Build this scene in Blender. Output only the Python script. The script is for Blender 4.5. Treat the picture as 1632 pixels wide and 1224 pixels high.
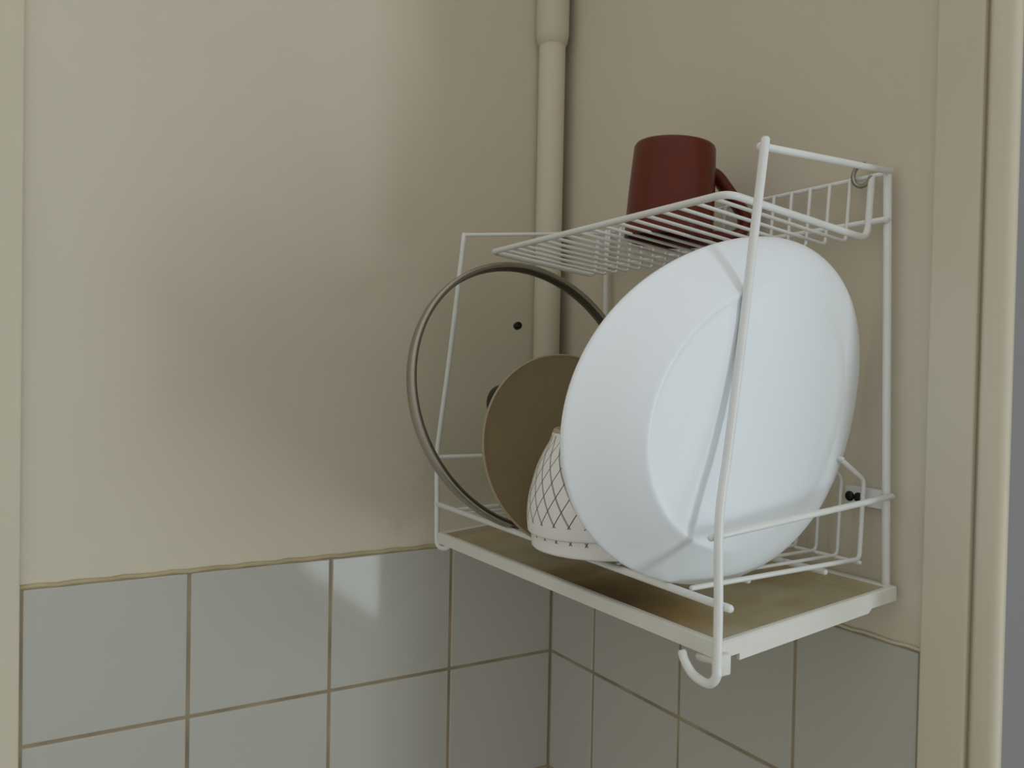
import bpy, bmesh, math, random
from mathutils import Vector, Matrix

for _o in list(bpy.data.objects):
    bpy.data.objects.remove(_o)
scene = bpy.context.scene
C = scene.collection
PI = math.pi

# ------------------------------------------------------------------ camera, light, exposure
cam_d = bpy.data.cameras.new('camera')
cam = bpy.data.objects.new('camera', cam_d)
C.objects.link(cam)
_r = Vector((0.856182, -0.516303, 0.019602))
_u = Vector((-0.006809, 0.026661, 0.999621))
_f = Vector((0.516630, 0.855991, -0.019312))
cam.matrix_world = Matrix(((_r.x, _u.x, -_f.x, -0.61797),
                           (_r.y, _u.y, -_f.y, -0.91458),
                           (_r.z, _u.z, -_f.z, 0.21508),
                           (0, 0, 0, 1)))
cam_d.sensor_width = 36.0
cam_d.sensor_fit = 'HORIZONTAL'
cam_d.lens = 1367.77 / 1632 * 36.0
cam_d.clip_start = 0.02
scene.camera = cam

world = bpy.data.worlds.new('daylight')
scene.world = world
world.use_nodes = True
_nt = world.node_tree
_bg = _nt.nodes['Background']
_tc = _nt.nodes.new('ShaderNodeTexCoord')
_sp = _nt.nodes.new('ShaderNodeSeparateXYZ')
_mr = _nt.nodes.new('ShaderNodeMapRange')
_mr.inputs['From Min'].default_value = -1.0
_mr.inputs['From Max'].default_value = 1.0
_mr.inputs['To Min'].default_value = 0.28
_mr.inputs['To Max'].default_value = 0.69
_nt.links.new(_tc.outputs['Generated'], _sp.inputs[0])
_nt.links.new(_sp.outputs['Z'], _mr.inputs['Value'])
_nt.links.new(_mr.outputs[0], _bg.inputs['Strength'])
_bg.inputs['Color'].default_value = (1.0, 0.985, 0.94, 1)

# daylight falling in through the two side windows behind the camera
for _n, _y, _w, _e in (('window_daylight', -3.55, 1.5, 75), ('window_daylight', -1.45, 0.9, 2.5)):
    win_l = bpy.data.lights.new(_n, 'AREA')
    win_l.shape = 'RECTANGLE'
    win_l.size = 1.95       # height
    win_l.size_y = _w       # width along the wall
    win_l.energy = _e
    win_l.color = (0.80, 0.93, 1.0)
    win = bpy.data.objects.new(_n, win_l)
    C.objects.link(win)
    win.location = (1.04, _y, -0.10)
    win.rotation_euler = (0, math.radians(90), 0)     # shines toward -x

scene.view_settings.view_transform = 'Standard'
scene.view_settings.look = 'None'
scene.view_settings.exposure = 0.0
scene.view_settings.gamma = 1.0
scene.view_settings.use_curve_mapping = False


# ------------------------------------------------------------------ materials
def s2l(c):
    c = c / 255.0
    return c / 12.92 if c <= 0.04045 else ((c + 0.055) / 1.055) ** 2.4


def rgb(r, g, b):
    return (s2l(r), s2l(g), s2l(b), 1)


def mat(name, col, rough=0.5, metal=0.0, noise=0.0, nscale=30.0, bump=0.0, bscale=200.0, spec=0.5):
    m = bpy.data.materials.new(name)
    m.use_nodes = True
    nt = m.node_tree
    b = nt.nodes['Principled BSDF']
    b.inputs['Base Color'].default_value = col
    b.inputs['Roughness'].default_value = rough
    b.inputs['Metallic'].default_value = metal
    b.inputs['Specular IOR Level'].default_value = spec
    tc = nt.nodes.new('ShaderNodeTexCoord')
    if noise > 0:
        n = nt.nodes.new('ShaderNodeTexNoise')
        n.inputs['Scale'].default_value = nscale
        n.inputs['Detail'].default_value = 5
        nt.links.new(tc.outputs['Object'], n.inputs['Vector'])
        mx = nt.nodes.new('ShaderNodeMixRGB')
        mx.blend_type = 'MULTIPLY'
        mx.inputs['Fac'].default_value = 1
        mx.inputs['Color1'].default_value = col
        rp = nt.nodes.new('ShaderNodeValToRGB')
        rp.color_ramp.elements[0].position = 0.3
        rp.color_ramp.elements[0].color = (1 - noise, 1 - noise, 1 - noise, 1)
        rp.color_ramp.elements[1].position = 0.7
        rp.color_ramp.elements[1].color = (1, 1, 1, 1)
        nt.links.new(n.outputs['Fac'], rp.inputs['Fac'])
        nt.links.new(rp.outputs['Color'], mx.inputs['Color2'])
        nt.links.new(mx.outputs['Color'], b.inputs['Base Color'])
    if bump > 0:
        n2 = nt.nodes.new('ShaderNodeTexNoise')
        n2.inputs['Scale'].default_value = bscale
        n2.inputs['Detail'].default_value = 3
        nt.links.new(tc.outputs['Object'], n2.inputs['Vector'])
        bp = nt.nodes.new('ShaderNodeBump')
        bp.inputs['Strength'].default_value = bump
        bp.inputs['Distance'].default_value = 0.001
        nt.links.new(n2.outputs['Fac'], bp.inputs['Height'])
        nt.links.new(bp.outputs['Normal'], b.inputs['Normal'])
    return m


WALLC = rgb(213, 205, 186)
M_wall = mat('cream_wall_paint', WALLC, 0.6, noise=0.05, nscale=6, bump=0.25, bscale=160, spec=0.25)
M_trim = mat('cream_gloss_paint', rgb(212, 204, 183), 0.42, noise=0.04, nscale=9, bump=0.1, bscale=90, spec=0.3)
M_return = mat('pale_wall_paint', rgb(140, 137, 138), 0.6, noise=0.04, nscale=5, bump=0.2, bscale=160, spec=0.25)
M_tile = mat('white_glazed_tile', rgb(188, 187, 178), 0.07, noise=0.03, nscale=4, bump=0.06, bscale=14, spec=0.2)
M_grout = mat('old_tan_grout', rgb(172, 157, 128), 0.9, noise=0.45, nscale=14)
M_caulk = mat('yellowed_sealant', rgb(192, 178, 140), 0.7, noise=0.25, nscale=30)
M_floor = mat('grey_vinyl_floor', rgb(150, 145, 135), 0.6, noise=0.1, nscale=4)
M_wire = mat('white_plastic_coated_wire', rgb(232, 234, 232), 0.32, noise=0.04, nscale=40)
M_platter = mat('white_glazed_platter', rgb(241, 247, 252), 0.33, noise=0.015, nscale=10, spec=0.4)
M_olive = mat('olive_brown_stoneware', rgb(132, 117, 87), 0.55, noise=0.10, nscale=60, bump=0.1, bscale=300, spec=0.3)
M_lip = mat('tan_plate_lip', rgb(158, 143, 116), 0.45)
M_mug = mat('oxblood_glaze', rgb(98, 42, 28), 0.28, noise=0.08, nscale=60, spec=0.22)
M_steel = mat('brushed_steel', rgb(170, 165, 155), 0.30, metal=1.0, noise=0.08, nscale=120)
M_black = mat('black_bakelite', rgb(26, 23, 20), 0.35)
M_dark = mat('dark_rusty_screw', rgb(48, 44, 38), 0.4, metal=0.8)
M_foot = mat('bare_clay_foot', rgb(176, 162, 144), 0.8, noise=0.1, nscale=90)


def glass_mat():
    m = bpy.data.materials.new('greenish_lid_glass')
    m.use_nodes = True
    nt = m.node_tree
    for n in list(nt.nodes):
        nt.nodes.remove(n)
    out = nt.nodes.new('ShaderNodeOutputMaterial')
    tr = nt.nodes.new('ShaderNodeBsdfTransparent')
    tr.inputs['Color'].default_value = (0.962, 0.975, 0.955, 1)
    gl = nt.nodes.new('ShaderNodeBsdfGlossy')
    gl.inputs['Roughness'].default_value = 0.03
    fr = nt.nodes.new('ShaderNodeFresnel')
    fr.inputs['IOR'].default_value = 1.22
    mx = nt.nodes.new('ShaderNodeMixShader')
    nt.links.new(fr.outputs[0], mx.inputs[0])
    nt.links.new(tr.outputs[0], mx.inputs[1])
    nt.links.new(gl.outputs[0], mx.inputs[2])
    nt.links.new(mx.outputs[0], out.inputs['Surface'])
    return m


M_glass = glass_mat()


def tray_mat():
    m = bpy.data.materials.new('stained_white_plastic')
    m.use_nodes = True
    nt = m.node_tree
    b = nt.nodes['Principled BSDF']
    b.inputs['Roughness'].default_value = 0.38
    tc = nt.nodes.new('ShaderNodeTexCoord')
    mp = nt.nodes.new('ShaderNodeMapping')
    # blot centred on the front-middle of the tray (object space: x depth, y along)
    mp.inputs['Location'].default_value = (1.05, 0.42, 0)
    mp.inputs['Scale'].default_value = (9.0, 7.0, 1)
    nt.links.new(tc.outputs['Object'], mp.inputs['Vector'])
    gr = nt.nodes.new('ShaderNodeTexGradient')
    gr.gradient_type = 'SPHERICAL'
    nt.links.new(mp.outputs['Vector'], gr.inputs['Vector'])
    n = nt.nodes.new('ShaderNodeTexNoise')
    n.inputs['Scale'].default_value = 22
    n.inputs['Detail'].default_value = 6
    nt.links.new(tc.outputs['Object'], n.inputs['Vector'])
    ad = nt.nodes.new('ShaderNodeMath')
    ad.operation = 'MULTIPLY_ADD'
    ad.inputs[1].default_value = 0.55
    ad.inputs[2].default_value = -0.22
    nt.links.new(n.outputs['Fac'], ad.inputs[0])
    sm = nt.nodes.new('ShaderNodeMath')
    sm.operation = 'ADD'
    nt.links.new(gr.outputs['Fac'], sm.inputs[0])
    nt.links.new(ad.outputs[0], sm.inputs[1])
    rp = nt.nodes.new('ShaderNodeValToRGB')
    cr = rp.color_ramp
    cr.elements[0].position = 0.0
    cr.elements[0].color = rgb(190, 182, 152)
    cr.elements[1].position = 0.75
    cr.elements[1].color = rgb(98, 70, 34)
    e = cr.elements.new(0.30)
    e.color = rgb(165, 140, 88)
    nt.links.new(sm.outputs[0], rp.inputs['Fac'])
    nt.links.new(rp.outputs['Color'], b.inputs['Base Color'])
    return m


M_tray_in = tray_mat()
M_tray = mat('white_tray_plastic', rgb(226, 226, 218), 0.35, noise=0.05, nscale=25)


def lattice_mat():
    m = bpy.data.materials.new('white_glaze_with_lattice')
    m.use_nodes = True
    nt = m.node_tree
    L = nt.links.new
    b = nt.nodes['Principled BSDF']
    b.inputs['Roughness'].default_value = 0.25
    tc = nt.nodes.new('ShaderNodeTexCoord')
    sp = nt.nodes.new('ShaderNodeSeparateXYZ')
    L(tc.outputs['Object'], sp.inputs[0])

    def mth(op, a, bb=None, c=None):
        n = nt.nodes.new('ShaderNodeMath')
        n.operation = op
        for i, v in enumerate((a, bb, c)):
            if v is None:
                continue
            if isinstance(v, (int, float)):
                n.inputs[i].default_value = v
            else:
                L(v, n.inputs[i])
        return n.outputs[0]
    ang = mth('ARCTAN2', sp.outputs['Y'], sp.outputs['X'])
    a = mth('MULTIPLY', ang, 27 / (2 * PI))
    h = mth('MULTIPLY', sp.outputs['Z'], 1 / 0.0215)
    band = mth('MULTIPLY', mth('GREATER_THAN', sp.outputs['Z'], 0.009), mth('LESS_THAN', sp.outputs['Z'], 0.078))

    def fam(expr, w):
        fr = mth('FRACT', mth('ADD', expr, 100.0))
        d = mth('ABSOLUTE', mth('SUBTRACT', fr, 0.5))
        return mth('MULTIPLY', mth('LESS_THAN', d, w), band)
    g1 = fam(mth('ADD', a, h), 0.075)
    g2 = fam(mth('SUBTRACT', a, h), 0.035)
    m1 = nt.nodes.new('ShaderNodeMixRGB')
    m1.inputs['Color1'].default_value = rgb(234, 233, 230)
    m1.inputs['Color2'].default_value = rgb(150, 152, 157)
    L(g1, m1.inputs['Fac'])
    m2 = nt.nodes.new('ShaderNodeMixRGB')
    m2.inputs['Color2'].default_value = rgb(66, 68, 76)
    L(m1.outputs['Color'], m2.inputs['Color1'])
    L(g2, m2.inputs['Fac'])
    L(m2.outputs['Color'], b.inputs['Base Color'])
    return m


M_lattice = lattice_mat()


# ------------------------------------------------------------------ mesh helpers
def obj(name, bm, m, parent=None, smooth=True, loc=None):
    bmesh.ops.recalc_face_normals(bm, faces=bm.faces[:])
    me = bpy.data.meshes.new(name)
    bm.to_mesh(me)
    bm.free()
    for p in me.polygons:
        p.use_smooth = smooth
    ms = m if isinstance(m, (list, tuple)) else [m]
    for x in ms:
        me.materials.append(x)
    o = bpy.data.objects.new(name, me)
    C.objects.link(o)
    if loc is not None:
        o.location = loc
    if parent:
        o.parent = parent
    return o


def thing(name, label, cat, loc=(0, 0, 0), rot=None, group=None):
    o = bpy.data.objects.new(name, None)
    o.empty_display_size = 0.02
    C.objects.link(o)
    o.location = loc
    if rot is not None:
        o.rotation_euler = rot
    return tag(o, label, cat, group)


def tag(o, label, cat, group=None):
    o['label'] = label
    o['category'] = cat
    if group:
        o['group'] = group
    return o


def struct(o):
    o['kind'] = 'structure'
    return o


def box(bm, x0, x1, y0, y1, z0, z1, mi=0):
    vs = [bm.verts.new(p) for p in ((x0, y0, z0), (x1, y0, z0), (x1, y1, z0), (x0, y1, z0),
                                    (x0, y0, z1), (x1, y0, z1), (x1, y1, z1), (x0, y1, z1))]
    fs = []
    for f in ((0, 3, 2, 1), (4, 5, 6, 7), (0, 1, 5, 4), (1, 2, 6, 5), (2, 3, 7, 6), (3, 0, 4, 7)):
        fc = bm.faces.new([vs[i] for i in f])
        fc.material_index = mi
        fs.append(fc)
    return vs, fs


def bevel_all(bm, w, seg=2):
    bmesh.ops.bevel(bm, geom=bm.edges[:] + bm.verts[:], offset=w, segments=seg, affect='EDGES', profile=0.5)


def fillet(pts, rad, n=6):
    """round the inner corners of a polyline"""
    P = [Vector(p) for p in pts]
    out = [P[0]]
    for i in range(1, len(P) - 1):
        a = (P[i - 1] - P[i])
        b = (P[i + 1] - P[i])
        r = min(rad, a.length * 0.49, b.length * 0.49)
        p0 = P[i] + a.normalized() * r
        p1 = P[i] + b.normalized() * r
        for k in range(n + 1):
            t = k / n
            out.append(p0 * (1 - t) ** 2 + P[i] * 2 * t * (1 - t) + p1 * t * t)
    out.append(P[-1])
    return out


def tube(bm, pts, r, seg=10, closed=False, caps=True):
    P = [Vector(p) for p in pts]
    n = len(P)
    T = []
    for i in range(n):
        if closed:
            t = P[(i + 1) % n] - P[i - 1]
        else:
            t = P[min(i + 1, n - 1)] - P[max(i - 1, 0)]
        T.append(t.normalized())
    ref = Vector((0, 0, 1)) if abs(T[0].z) < 0.9 else Vector((1, 0, 0))
    nrm = (ref - T[0] * ref.dot(T[0])).normalized()
    rings = []
    for i in range(n):
        nrm = (nrm - T[i] * nrm.dot(T[i])).normalized()
        bn = T[i].cross(nrm)
        rings.append([bm.verts.new(P[i] + (nrm * math.cos(2 * PI * k / seg) + bn * math.sin(2 * PI * k / seg)) * r)
                      for k in range(seg)])
    for i in range(n if closed else n - 1):
        a, b = rings[i], rings[(i + 1) % n]
        for k in range(seg):
            bm.faces.new((a[k], a[(k + 1) % seg], b[(k + 1) % seg], b[k]))
    if caps and not closed:
        for rg, d, s in ((rings[0], T[0], -1), (rings[-1], T[-1], 1)):
            c = sum((v.co for v in rg), Vector()) / seg
            ring2 = [bm.verts.new(c + (v.co - c) * 0.7 + d * s * r * 0.5) for v in rg]
            for k in range(seg):
                bm.faces.new((rg[k], rg[(k + 1) % seg], ring2[(k + 1) % seg], ring2[k]))
            bm.faces.new(ring2)


def lathe(bm, prof, seg=64, mi=None):
    """prof: (r, z) along the z axis; r == 0 makes a pole"""
    rings = []
    for (r, z) in prof:
        if r <= 1e-6:
            rings.append([bm.verts.new((0, 0, z))])
        else:
            rings.append([bm.verts.new((r * math.cos(2 * PI * k / seg), r * math.sin(2 * PI * k / seg), z))
                          for k in range(seg)])
    for i in range(len(rings) - 1):
        a, b = rings[i], rings[i + 1]
        for k in range(seg):
            k2 = (k + 1) % seg
            if len(a) == 1 and len(b) == 1:
                continue
            if len(a) == 1:
                f = bm.faces.new((a[0], b[k2], b[k]))
            elif len(b) == 1:
                f = bm.faces.new((a[k], a[k2], b[0]))
            else:
                f = bm.faces.new((a[k], a[k2], b[k2], b[k]))
            if mi is not None:
                f.material_index = mi[i]


def spline(pts, n=6):
    """Catmull-Rom through 2-D profile points"""
    out = []
    for i in range(len(pts) - 1):
        p0 = pts[max(i - 1, 0)]
        p1 = pts[i]
        p2 = pts[i + 1]
        p3 = pts[min(i + 2, len(pts) - 1)]
        for k in range(n):
            t = k / n
            out.append(tuple(0.5 * (2 * p1[j] + (p2[j] - p0[j]) * t + (2 * p0[j] - 5 * p1[j] + 4 * p2[j] - p3[j]) * t * t
                                    + (3 * p1[j] - p0[j] - 3 * p2[j] + p3[j]) * t ** 3) for j in range(len(p1))))
    out.append(tuple(pts[-1]))
    return out


def basis(n):
    """e1 horizontal, e2 up, n toward the viewer side"""
    n = Vector(n).normalized()
    e1 = Vector((0, 0, 1)).cross(n).normalized()
    if e1.x < 0:
        e1 = -e1
    e2 = n.cross(e1)
    if e2.z < 0:
        e2 = -e2
    return e1, e2, n


def frame_mat(n, loc):
    e1, e2, n = basis(n)
    if e1.cross(e2).dot(n) < 0:
        e1 = -e1
    M = Matrix(((e1.x, e2.x, n.x, loc[0]), (e1.y, e2.y, n.y, loc[1]), (e1.z, e2.z, n.z, loc[2]), (0, 0, 0, 1)))
    return M


# ------------------------------------------------------------------ the room
FZ, CZ = -1.35, 1.25
bm = bmesh.new()
box(bm, -2.0, 0.14, 0.003, 0.15, FZ, CZ)
wall_left = struct(obj('wall_left', bm, M_wall, smooth=False))
bm = bmesh.new()
box(bm, 0.003, 0.14, -0.566, 0.003, FZ, CZ)
wall_right = struct(obj('wall_right', bm, M_wall, smooth=False))
bm = bmesh.new()
box(bm, 0.006, 1.12, -0.5738, -0.566, FZ, CZ)
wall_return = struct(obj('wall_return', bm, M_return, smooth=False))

bm = bmesh.new()
box(bm, -2.0, 1.25, -4.6, 0.15, FZ - 0.08, FZ)
struct(obj('floor', bm, M_floor, smooth=False))

# side wall with the window the daylight comes from
bm = bmesh.new()
WZ0, WZ1 = -1.08, 0.88
WINS = ((-4.32, -2.78), (-1.91, -0.99))
box(bm, 1.0, 1.12, -4.6, WINS[0][0], FZ, CZ)
box(bm, 1.0, 1.12, WINS[0][1], WINS[1][0], FZ, CZ)
box(bm, 1.0, 1.12, WINS[1][1], -0.574, FZ, CZ)
for WY0, WY1 in WINS:
    box(bm, 1.0, 1.12, WY0, WY1, FZ, WZ0)
    box(bm, 1.0, 1.12, WY0, WY1, WZ1, CZ)
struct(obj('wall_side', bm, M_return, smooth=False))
for _i, (WY0, WY1) in enumerate(WINS):
    bm = bmesh.new()
    for a in ((WY0, WY0 + .04, WZ0, WZ1), (WY1 - .04, WY1, WZ0, WZ1), (WY0 + .04, WY1 - .04, WZ0, WZ0 + .04),
              (WY0 + .04, WY1 - .04, WZ1 - .04, WZ1)):
        box(bm, 1.0, 1.03, a[0], a[1], a[2], a[3])
    struct(obj('window_%d' % (_i + 1), bm, M_trim, smooth=False))


# tiles: each one a bevelled slab of the wall's tile panel, grout behind
def tile_panel(parent, us, vs, axis, gap=0.0034):
    bmt = bmesh.new()
    for i in range(len(us) - 1):
        for j in range(len(vs) - 1):
            u0, u1 = us[i] + gap / 2, us[i + 1] - gap / 2
            v0, v1 = vs[j] + gap / 2, vs[j + 1] - gap / 2
            b1 = bmesh.new()
            if axis == 'y':
                box(b1, u0, u1, 0.0, 0.006, v0, v1)
            else:
                box(b1, 0.0, 0.006, u0, u1, v0, v1)
            bevel_all(b1, 0.0012, 2)
            me = bpy.data.meshes.new('tmp')
            b1.to_mesh(me)
            b1.free()
            bmt.from_mesh(me)
            bpy.data.meshes.remove(me)
    o = struct(obj('tiles', bmt, M_tile, parent, smooth=False))
    bmg = bmesh.new()
    if axis == 'y':
        box(bmg, us[0] - 0.001, us[-1], 0.0012, 0.0028, vs[0], vs[-1])
    else:
        box(bmg, 0.0012, 0.0028, us[0], us[-1], vs[0], vs[-1])
    struct(obj('grout', bmg, M_grout, parent, smooth=False))


VS = [-0.90, -0.75, -0.60, -0.45, -0.30, -0.1495, 0.0]
tile_panel(wall_left, [-0.5955, -0.4459, -0.2959, -0.1459, 0.0], VS, 'y')
tile_panel(wall_right, [-0.5130, -0.3916, -0.2416, -0.0916, 0.0], VS, 'x')

# bead of old sealant along the top of the tiles
bm = bmesh.new()
tube(bm, [(-0.5955 + 0.5955 * k / 40, 0.0018 + 0.0006 * math.sin(k * 1.7), 0.0008 + 0.0007 * math.sin(k * 2.3)) for k in range(41)], 0.0022, 8)
struct(obj('sealant', bm, M_caulk, wall_left))
bm = bmesh.new()
tube(bm, [(0.0018, -0.513 + 0.511 * k / 40, 0.0008 + 0.0006 * math.sin(k * 2.1)) for k in range(41)], 0.0014, 8)
struct(obj('sealant', bm, M_wall, wall_right))

# painted boards: left strip and the right-hand casing with its grooves
bm = bmesh.new()
box(bm, -0.80, -0.5962, -0.0035, 0.003, FZ, CZ)
bevel_all(bm, 0.0015, 2)
struct(obj('trim_1', bm, M_trim, smooth=False))
bm = bmesh.new()
box(bm, -0.0035, 0.003, -0.5512, -0.5140, FZ, CZ)
bevel_all(bm, 0.0018, 3)
struct(obj('trim_2', bm, M_trim, smooth=False))
bm = bmesh.new()
prof = [(0.006, -0.5540), (0.003, -0.5540), (-0.0022, -0.5552), (-0.0030, -0.5580), (-0.0030, -0.5680),
        (-0.0022, -0.5712), (0.0, -0.5732), (0.003, -0.5740), (0.006, -0.5740)]
lo = [bm.verts.new((x, y, FZ)) for x, y in prof]
hi = [bm.verts.new((x, y, CZ)) for x, y in prof]
for i in range(len(prof)):
    j = (i + 1) % len(prof)
    bm.faces.new((lo[i], lo[j], hi[j], hi[i]))
bm.faces.new(lo)
bm.faces.new(hi)
struct(obj('trim_3', bm, M_trim, smooth=True))

# painted pipe running down the corner, with a socket near the top
pipe = thing('water_pipe', 'cream painted vertical pipe running down the wall corner behind the rack', 'pipe', (-0.0240, -0.0120, 0))
bm = bmesh.new()
lathe(bm, [(0.0, 0.004), (0.016, 0.004), (0.0165, 0.006), (0.0165, CZ), (0, CZ)], 40)
obj('pipe_body', bm, M_wall, pipe)
bm = bmesh.new()
lathe(bm, [(0.0165, 0.617), (0.0185, 0.619), (0.0205, 0.630), (0.0205, 0.80), (0.0185, 0.806), (0.0165, 0.808)], 40)
obj('collar', bm, M_wall, pipe)

# ------------------------------------------------------------------ the dish rack
rack = thing('dish_rack', 'white wire dish rack with two tiers fixed to the right wall', 'dish rack', (-0.1, -0.28, 0.012))
RL = Vector((-0.1, -0.28, 0.012))


def robj(name, bm, m=None, parent=None):
    """mesh given in world coordinates, stored relative to the rack"""
    bmesh.ops.translate(bm, verts=bm.verts[:], vec=-RL)
    return obj(name, bm, m or M_wire, parent or rack)


PB_R = [(-0.0065, -0.4770, 0.3785), (-0.0065, -0.4857, 0.0470)]
PB_L = [(-0.0065, -0.1095, 0.3760), (-0.0065, -0.1110, 0.0470)]
# back frame: two posts, top rail, shelf bar
bm = bmesh.new()
tube(bm, PB_R, 0.0033, 12)
tube(bm, PB_L, 0.0030, 12)
tube(bm, [(-0.0065, -0.4790, 0.3765), (-0.0065, -0.108, 0.3740)], 0.0020, 8)
tube(bm, [(-0.0125, -0.4800, 0.3385), (-0.0125, -0.107, 0.3335)], 0.0024, 10)
tube(bm, [(-0.0125, -0.4800, 0.3385), (-0.0065, -0.4790, 0.3385)], 0.0024, 10)
robj('back_frame', bm)

# right side frame
YF = -0.5050
FRP = [(-0.1687, -0.4984, 0.3740), (-0.1798, -0.4999, 0.3011), (-0.1907, -0.5015, 0.2288), (-0.2014, -0.5029, 0.1620),
       (-0.2068, -0.5035, 0.1332), (-0.2090, -0.5040, 0.1078), (-0.2087, -0.5050, 0.0611), (-0.2085, -0.5050, 0.0215)]
bm = bmesh.new()
fr = FRP + [(-0.2085, YF, 0.0150), (-0.2087, YF + 0.0035, 0.0090),
             (-0.2090, YF + 0.010, 0.0065), (-0.2090, YF + 0.022, 0.0085), (-0.2090, YF + 0.030, 0.0150), (-0.2090, YF + 0.033, 0.0205)]
tube(bm, spline(fr, 5), 0.0032, 12)
robj('side_post', bm)
bm = bmesh.new()
tube(bm, [(-0.1668, -0.4915, 0.3712), (-0.0050, -0.4785, 0.3778)], 0.0027, 10)
robj('side_arm', bm)
bm = bmesh.new()
tube(bm, [(-0.2110, -0.4985, 0.1047), (-0.0050, -0.4880, 0.1184)], 0.0025, 10)
robj('side_arm', bm)
# left side frame
YL = -0.055
bm = bmesh.new()
fl = [(-0.1657, YL, 0.3640), (-0.1805, YL, 0.2317), (-0.1922, YL, 0.1405), (-0.1945, YL, 0.1139), (-0.1937, YL, 0.0612),
      (-0.1930, YL, 0.0220), (-0.1930, YL - 0.003, 0.0160), (-0.1930, YL - 0.010, 0.0140), (-0.1925, YL - 0.022, 0.0160), (-0.192, YL - 0.030, 0.022)]
tube(bm, spline(fl, 5), 0.0029, 12)
robj('side_post', bm)
bm = bmesh.new()
tube(bm, [(-0.1667, YL, 0.3630), (-0.0050, -0.1100, 0.3735)], 0.0022, 10)
robj('side_arm', bm)
bm = bmesh.new()
tube(bm, [(-0.1955, YL, 0.1139), (-0.0050, -0.1105, 0.1175)], 0.0022, 10)
robj('side_arm', bm)
# front rail joining the two side frames
bm = bmesh.new()
tube(bm, [(-0.1935, YL + 0.003, 0.0612), (-0.2035, -0.5105, 0.0595)], 0.0029, 10)
robj('front_rail', bm)

# top shelf: rim + wires that bend up at the wall
NW = 18


def shelf_pt(t, s):
    """t 0..1 from the left end to the right end, s 0 front .. 1 wall"""
    xf = -0.1558 + (-0.1740 + 0.1558) * t
    return Vector((xf + (-0.0150 - xf) * s, -0.100 - (0.370 - 0.004 * s) * t, 0.3400 + 0.0012 * t + (0.3243 - 0.3400 - 0.0012 * t) * s))


bm = bmesh.new()
rim = [shelf_pt(0, 1) + Vector((0.004, 0, 0.05)), shelf_pt(0, 1), shelf_pt(0, 0), shelf_pt(1, 0), shelf_pt(1, 1), shelf_pt(1, 1) + Vector((0.004, 0, 0.05))]
tube(bm, fillet(rim[:2] + rim[2:4] + rim[4:], 0.011, 6), 0.0029, 10)
top_shelf = robj('top_shelf', bm)
bm = bmesh.new()
for i in range(1, NW):
    t = i / NW
    tube(bm, fillet([shelf_pt(t, 0) + Vector((0, 0, 0.001)), shelf_pt(t, 1) + Vector((0, 0, 0.0)), shelf_pt(t, 1) + Vector((0.004, 0, 0.051))], 0.005, 4), 0.0016, 8)
robj('shelf_wires', bm, M_wire, top_shelf)

# lower basket: end wires thick, wires rise at the wall and slant forward
def bask(y, zb, zt):
    return [(-0.1920, y + 0.004, 0.0605), (-0.0130, y, zb), (-0.0100, y, zt), (-0.0400, y, zt + 0.0185)]


bm = bmesh.new()
tube(bm, fillet(bask(-0.4655, 0.0645, 0.129), 0.005, 4), 0.0020, 10)
tube(bm, fillet(bask(-0.1000, 0.0645, 0.129), 0.005, 4), 0.0023, 10)
tube(bm, [(-0.0500, -0.462, 0.0570), (-0.0500, -0.096, 0.0570)], 0.0026, 10)
tube(bm, [(-0.1250, -0.452, 0.0560), (-0.1250, -0.098, 0.0560)], 0.0022, 10)
tube(bm, [(-0.0400, -0.468, 0.1475), (-0.0400, -0.098, 0.1475)], 0.0018, 8)
tube(bm, [(-0.0150, -0.468, 0.0620), (-0.0150, -0.098, 0.0620)], 0.0018, 8)
basket = robj('basket', bm)
bm = bmesh.new()
for i in range(1, 17):
    y = -0.4655 + 0.3655 * i / 17
    tube(bm, fillet(bask(y, 0.0635, 0.129), 0.005, 4), 0.0015, 8)
robj('basket_wires', bm, M_wire, basket)

# wall bracket with its screw
bm = bmesh.new()
box(bm, -0.0035, 0.0028, -0.4800, -0.4425, 0.1060, 0.1215)
bevel_all(bm, 0.001, 2)
br = robj('bracket', bm)
bm = bmesh.new()
for yy, rr in ((-0.4478, 0.0042), (-0.4560, 0.0040)):
    b1 = bmesh.new()
    lathe(b1, [(0, 0.0028), (rr * 0.6, 0.0024), (rr, 0.001), (rr, -0.002), (0, -0.002)], 20)
    bmesh.ops.transform(b1, matrix=Matrix.Translation((-0.0035, yy, 0.1130)) @ Matrix.Rotation(-PI / 2, 4, 'Y'), verts=b1.verts[:])
    me = bpy.data.meshes.new('tmp')
    b1.to_mesh(me)
    b1.free()
    bm.from_mesh(me)
    bpy.data.meshes.remove(me)
so = robj('screw', bm, M_dark, br)

# metal cup hook in the wall holding the rack's top rail
hk = thing('cup_hook', 'small steel cup hook screwed into the wall holding the rack top corner', 'hook', (0.002, -0.4570, 0.3775))
bm = bmesh.new()
pts = [(0.001, 0.0, 0.0085), (-0.010, 0.001, 0.0088)]
for k in range(15):
    a = math.radians(80 + 265 * k / 14)
    pts.append((-0.0145, -0.0010 - 0.0085 * math.cos(a), 0.0090 * math.sin(a)))
tube(bm, spline(pts, 3), 0.0018, 10)
obj('hook_wire', bm, M_steel, hk)

# ------------------------------------------------------------------ drip tray under the rack
tray = thing('drip_tray', 'white plastic drip tray stained brown, lying under the wire rack', 'drip tray', (-0.1, -0.28, 0.036))
bm = bmesh.new()
X0, X1, Y0, Y1 = -0.0965, 0.0955, -0.2140, 0.2170     # object space
SL = 0.0170 / 0.1925


def tz(x, h):
    return h + SL * (x - 0.0) - 0.0005


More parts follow.
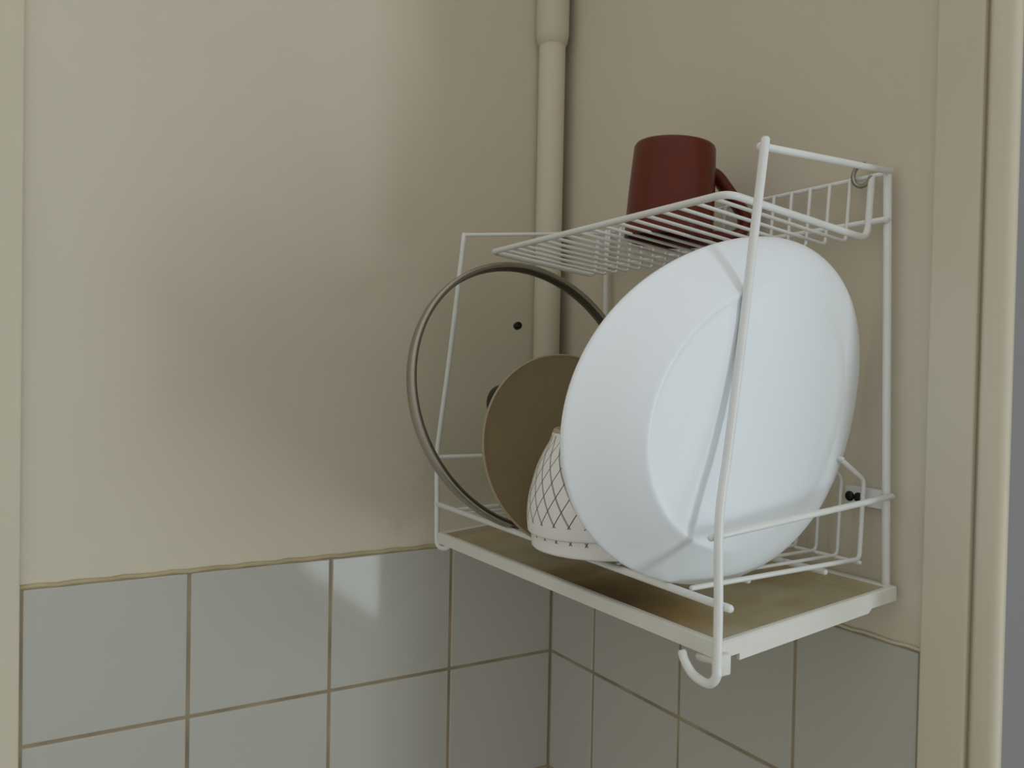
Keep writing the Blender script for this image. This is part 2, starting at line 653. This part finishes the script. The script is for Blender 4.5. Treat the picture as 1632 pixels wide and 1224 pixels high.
def ringv(ins, h):
    return [bm.verts.new((x, y, tz(x, h))) for x, y in ((X0 + ins, Y0 + ins), (X1 - ins, Y0 + ins), (X1 - ins, Y1 - ins), (X0 + ins, Y1 - ins))]


levels = [(0.0, -0.0075, 0), (0.0, 0.0030, 0), (0.0012, 0.0040, 0), (0.0045, 0.0040, 0), (0.0060, 0.0028, 0), (0.0085, -0.0032, 1), (0.0100, -0.0040, 1)]
rr = [ringv(a, h) for a, h, _ in levels]
for i in range(len(rr) - 1):
    for k in range(4):
        f = bm.faces.new((rr[i][k], rr[i][(k + 1) % 4], rr[i + 1][(k + 1) % 4], rr[i + 1][k]))
        f.material_index = levels[i + 1][2]
f = bm.faces.new(rr[-1])
f.material_index = 1
under = ringv(0.0025, -0.0075)
for k in range(4):
    bm.faces.new((rr[0][k], rr[0][(k + 1) % 4], under[(k + 1) % 4], under[k]))
und2 = ringv(0.0025, -0.0060)
for k in range(4):
    bm.faces.new((under[k], under[(k + 1) % 4], und2[(k + 1) % 4], und2[k]))
bm.faces.new(und2)
# deeper skirt along the right end, notched near the front corner
for (xa, xb, d) in ((X0 + 0.020, X1 - 0.030, 0.0048),):
    v = [bm.verts.new(p) for p in ((xa, Y0, tz(xa, -0.0075)), (xb, Y0, tz(xb, -0.0075)), (xb - 0.004, Y0, tz(xb, -0.0075 - d * 0.7)), (xa, Y0, tz(xa, -0.0075 - d)),
                                   (xa, Y0 + 0.0025, tz(xa, -0.0075)), (xb, Y0 + 0.0025, tz(xb, -0.0075)), (xb - 0.004, Y0 + 0.0025, tz(xb, -0.0075 - d * 0.7)), (xa, Y0 + 0.0025, tz(xa, -0.0075 - d)))]
    for q in ((0, 1, 2, 3), (7, 6, 5, 4), (0, 3, 7, 4), (1, 5, 6, 2), (3, 2, 6, 7), (0, 4, 5, 1)):
        bm.faces.new([v[i] for i in q])
obj('tray_body', bm, [M_tray, M_tray_in], tray, smooth=False)
# round moulded clip under the front right corner
bm = bmesh.new()
tube(bm, [(X0 + 0.004, Y0 + 0.006, -0.019), (X0 + 0.004, Y0 + 0.022, -0.021)], 0.0035, 12)
obj('tray_clip', bm, M_tray, tray)
bm = bmesh.new()
box(bm, X0 - 0.0040, X0 + 0.0085, Y0 - 0.0040, Y0 + 0.0030, -0.0270, -0.0120)
bevel_all(bm, 0.0015, 2)
obj('tray_clip', bm, M_tray, tray)

# ------------------------------------------------------------------ big white oval platter, underside toward the viewer
PW = (-0.1537, -0.4560, 0.1859)
PNn = (0.0405, -1.0, -0.0996)
PA, PBb, PROT, PH, PK = 0.1518, 0.1281, 0.3020, 0.0301, 0.7436
CO = (-0.0161, 0.0312, -0.0027, 0.0074)
e1, e2, en = basis(PNn)
SEG = 128


def lerp_prof(prof, k):
    for (k0, h0), (k1, h1) in zip(prof, prof[1:]):
        if k0 <= k <= k1:
            return h0 + (h1 - h0) * (k - k0) / (k1 - k0)
    return prof[-1][1] if k > prof[-1][0] else prof[0][1]


def sstep(a, b, x):
    t = max(0.0, min(1.0, (x - a) / (b - a)))
    return t * t * (3 - 2 * t)


# underside profiles (scale from the centre, height): a stepped side with a low foot ridge, and a plain domed side
STEP = spline([(0.0, 0.0335), (0.30, 0.0332), (0.60, 0.0310), (0.690, 0.0296), (0.722, 0.0296), (0.740, 0.0301), (0.757, 0.0290), (0.775, 0.0268),
               (0.82, 0.0222), (0.89, 0.0148), (0.95, 0.0082), (0.985, 0.0042), (0.999, 0.0020)], 6)
DOME = spline([(0.0, 0.0335), (0.30, 0.0332), (0.50, 0.0320), (0.62, 0.0302), (0.72, 0.0275), (0.82, 0.0230), (0.89, 0.0178), (0.95, 0.0112), (0.985, 0.0055), (0.999, 0.0020)], 6)


def pring(bm, k, h):
    out = []
    for i in range(SEG):
        a = 2 * PI * i / SEG
        m = 1 + (CO[0] * math.cos(3 * a) + CO[1] * math.sin(3 * a) + CO[2] * math.cos(4 * a) + CO[3] * math.sin(4 * a))
        x, y = PA * k * math.cos(a) * m, PBb * k * math.sin(a) * m
        xr = x * math.cos(PROT) - y * math.sin(PROT)
        yr = x * math.sin(PROT) + y * math.cos(PROT)
        if h is None:
            d = math.degrees(math.atan2(yr, xr)) % 360
            w = sstep(70, 128, d) * (1 - sstep(225, 275, d))
            hh = w * lerp_prof(STEP, k) + (1 - w) * lerp_prof(DOME, k)
        else:
            hh = h
        hh -= 0.085 * xr * (1 - sstep(0.72, 1.0, k)) if h is None else 0.0
        out.append(bm.verts.new(e1 * xr + e2 * yr + en * hh))
    return out


bm = bmesh.new()
ins = [(0.30, 0.0265), (0.62, 0.0240), (0.735, 0.0190), (0.84, 0.0110), (0.945, 0.0025), (0.985, -0.0010), (0.997, -0.0008), (1.0, 0.0005)]
rg = [pring(bm, k, h) for k, h in ins]
ks = [0.999, 0.992, 0.98, 0.965, 0.945, 0.92, 0.89, 0.86, 0.83, 0.80, 0.785, 0.772, 0.762, 0.754, 0.747, 0.741, 0.734, 0.727, 0.718, 0.705, 0.69,
      0.66, 0.62, 0.56, 0.48, 0.40, 0.30, 0.20, 0.10, 0.03]
rg += [pring(bm, k, None) for k in ks]
for i in range(len(rg) - 1):
    for k in range(SEG):
        bm.faces.new((rg[i][k], rg[i][(k + 1) % SEG], rg[i + 1][(k + 1) % SEG], rg[i + 1][k]))
bm.faces.new(rg[0])
bm.faces.new(rg[-1])
pl = obj('serving_platter', bm, M_platter, loc=PW)
tag(pl, 'large white oval platter standing on edge with its underside facing out', 'platter')

# ------------------------------------------------------------------ glass pot lid
lid = thing('pot_lid', 'round glass pot lid with steel rim leaning at the left end of the rack', 'pot lid')
LW = (-0.1505, -0.1846, 0.1897)
lid.matrix_world = frame_mat((0.0484, -1, 0.2784), LW)
LR = 0.1387
bm = bmesh.new()
prof = spline([(LR - 0.0015, 0.0), (LR * 0.90, -0.006), (LR * 0.6, -0.0165), (LR * 0.3, -0.0215), (0.0, -0.023)], 5)
back = [(r * 1.0, z - 0.0035) for r, z in prof]
lathe(bm, prof[::-1] + back, 96)
obj('lid_glass', bm, M_glass, lid)
bm = bmesh.new()
lathe(bm, [(LR - 0.0052, 0.0012), (LR - 0.0048, 0.0026), (LR - 0.0012, 0.0030), (LR + 0.0006, 0.0018), (LR + 0.0010, -0.0065), (LR - 0.0002, -0.0098), (LR - 0.0040, -0.0106),
           (LR - 0.0056, -0.0096), (LR - 0.0050, -0.0080), (LR - 0.0022, -0.0058), (LR - 0.0020, -0.0004), (LR - 0.0052, 0.0012)], 128)
obj('lid_rim', bm, M_steel, lid)
bm = bmesh.new()
lathe(bm, [(0.0, -0.0262), (0.019, -0.0262), (0.0195, -0.029), (0.010, -0.036), (0.0095, -0.042), (0.0205, -0.050), (0.0225, -0.056), (0.020, -0.061), (0.0, -0.064)], 48)
obj('knob', bm, M_black, lid)
bm = bmesh.new()
lathe(bm, [(0.0016, -0.011), (0.0034, -0.0108), (0.0040, -0.0125), (0.0040, -0.0165), (0.0016, -0.0165), (0.0016, -0.011)], 24)
vt = obj('vent', bm, M_dark, lid, loc=(0.002, 0.0760, -0.002))

# ------------------------------------------------------------------ olive plate
op = thing('side_plate', 'matte olive brown plate leaning in front of the glass lid', 'plate')
op.matrix_world = frame_mat((-0.0522, -1, 0.2472), (-0.1568, -0.2618, 0.1395))
OR = 0.0922
bm = bmesh.new()
prof = [(0.0, -0.0062), (OR * 0.45, -0.0056), (OR * 0.75, -0.0038), (OR * 0.93, -0.0018), (OR - 0.0012, -0.0006)]
back = [(OR - 0.0012, -0.0040), (OR * 0.92, -0.0060), (OR * 0.72, -0.0120), (OR * 0.60, -0.0135), (OR * 0.55, -0.0135), (OR * 0.52, -0.0126), (0, -0.0126)]
lathe(bm, spline(prof, 4) + [(OR - 0.0006, -0.0021)] + back, 96)
obj('plate_body', bm, M_olive, op)
bm = bmesh.new()
tube(bm, [((OR - 0.0012) * math.cos(2 * PI * k / 96), (OR - 0.0012) * math.sin(2 * PI * k / 96), -0.0022) for k in range(96)], 0.0014, 10, closed=True)
lp = obj('lip', bm, M_lip, op)
lp['label'] = 'paler tan lip of the plate'

# ------------------------------------------------------------------ two lattice bowls, upside down, one over the other
def bowl(label, loc, rot, sc):
    t = thing('bowl', label, 'bowl', loc, rot, 'upside down lattice bowls')
    b1 = bmesh.new()
    outer = spline([(0.0580, 0.0), (0.0586, 0.012), (0.0576, 0.024), (0.0548, 0.036), (0.0500, 0.051), (0.0440, 0.064), (0.0385, 0.073), (0.0360, 0.080)], 5)
    inner = spline([(0.0330, 0.0755), (0.0400, 0.064), (0.0465, 0.051), (0.0515, 0.036), (0.0544, 0.024), (0.0556, 0.012), (0.0556, 0.0)], 5)
    pr = [(0, 0.0760)] + inner + [(0.0568, -0.0012)] + outer + [(0.0, 0.080)]
    lathe(b1, [(r * sc, z) for r, z in pr], 72)
    obj('bowl_body', b1, M_lattice, t)
    b2 = bmesh.new()
    lathe(b2, [(0.0355 * sc, 0.0795), (0.0352 * sc, 0.0822), (0.0342 * sc, 0.0832), (0.0325 * sc, 0.0822), (0.0315 * sc, 0.0795)], 72)
    fo = obj('foot_ring', b2, M_foot, t)
    fo['label'] = 'bare tan clay foot ring'
    return t


bowl('white bowl with grey diamond lattice, upside down on top of another bowl', (-0.1880, -0.3440, 0.0835), (math.radians(-1.0), math.radians(-2.0), 0.2), 1.0)
bowl('white lattice bowl underneath, only its lower edge showing below the upper bowl', (-0.1870, -0.3440, 0.0690), (math.radians(0.5), math.radians(-0.5), 0.65), 0.955)

# ------------------------------------------------------------------ mug on the top shelf
mg = thing('mug', 'dark red brown mug turned upside down on the top wire shelf', 'mug', (-0.0875, -0.3085, 0.3349))
mg.rotation_euler = (0, math.radians(4.0), 0)
bm = bmesh.new()
out = [(0.0402, 0.0), (0.0404, 0.0020), (0.0402, 0.010), (0.0394, 0.040), (0.0380, 0.070), (0.0373, 0.0840), (0.0362, 0.0866), (0.0335, 0.0874), (0.030, 0.0874), (0.0285, 0.0858), (0, 0.0858)]
inn = [(0, 0.0800), (0.030, 0.0800), (0.0340, 0.077), (0.0358, 0.040), (0.0368, 0.010), (0.0374, 0.0005), (0.0386, -0.0006)]
lathe(bm, inn + out, 72)
obj('mug_body', bm, M_mug, mg)
bm = bmesh.new()
hp = spline([(0.034, 0.0660), (0.0420, 0.0630), (0.0540, 0.0500), (0.0655, 0.0370), (0.0705, 0.0290), (0.0705, 0.0190), (0.0660, 0.0115), (0.0540, 0.0075), (0.0420, 0.0070), (0.036, 0.0075)], 5)
hd = Vector((0.905, -0.425, 0)).normalized()
sd = Vector((0, 0, 1)).cross(hd)
n = len(hp)
rings = []
for i, (a, z) in enumerate(hp):
    p = Vector(hp[min(i + 1, n - 1)]) - Vector(hp[max(i - 1, 0)])
    p.normalize()
    nn = hd * (-p.y) + Vector((0, 0, 1)) * p.x
    c = hd * a + Vector((0, 0, z))
    th, wd = 0.0060, 0.0092
    rings.append([bm.verts.new(c + nn * (th * math.cos(2 * PI * k / 14)) + sd * (wd * math.sin(2 * PI * k / 14))) for k in range(14)])
for i in range(n - 1):
    for k in range(14):
        bm.faces.new((rings[i][k], rings[i][(k + 1) % 14], rings[i + 1][(k + 1) % 14], rings[i + 1][k]))
bm.faces.new(rings[0])
bm.faces.new(rings[-1])
obj('handle', bm, M_mug, mg)
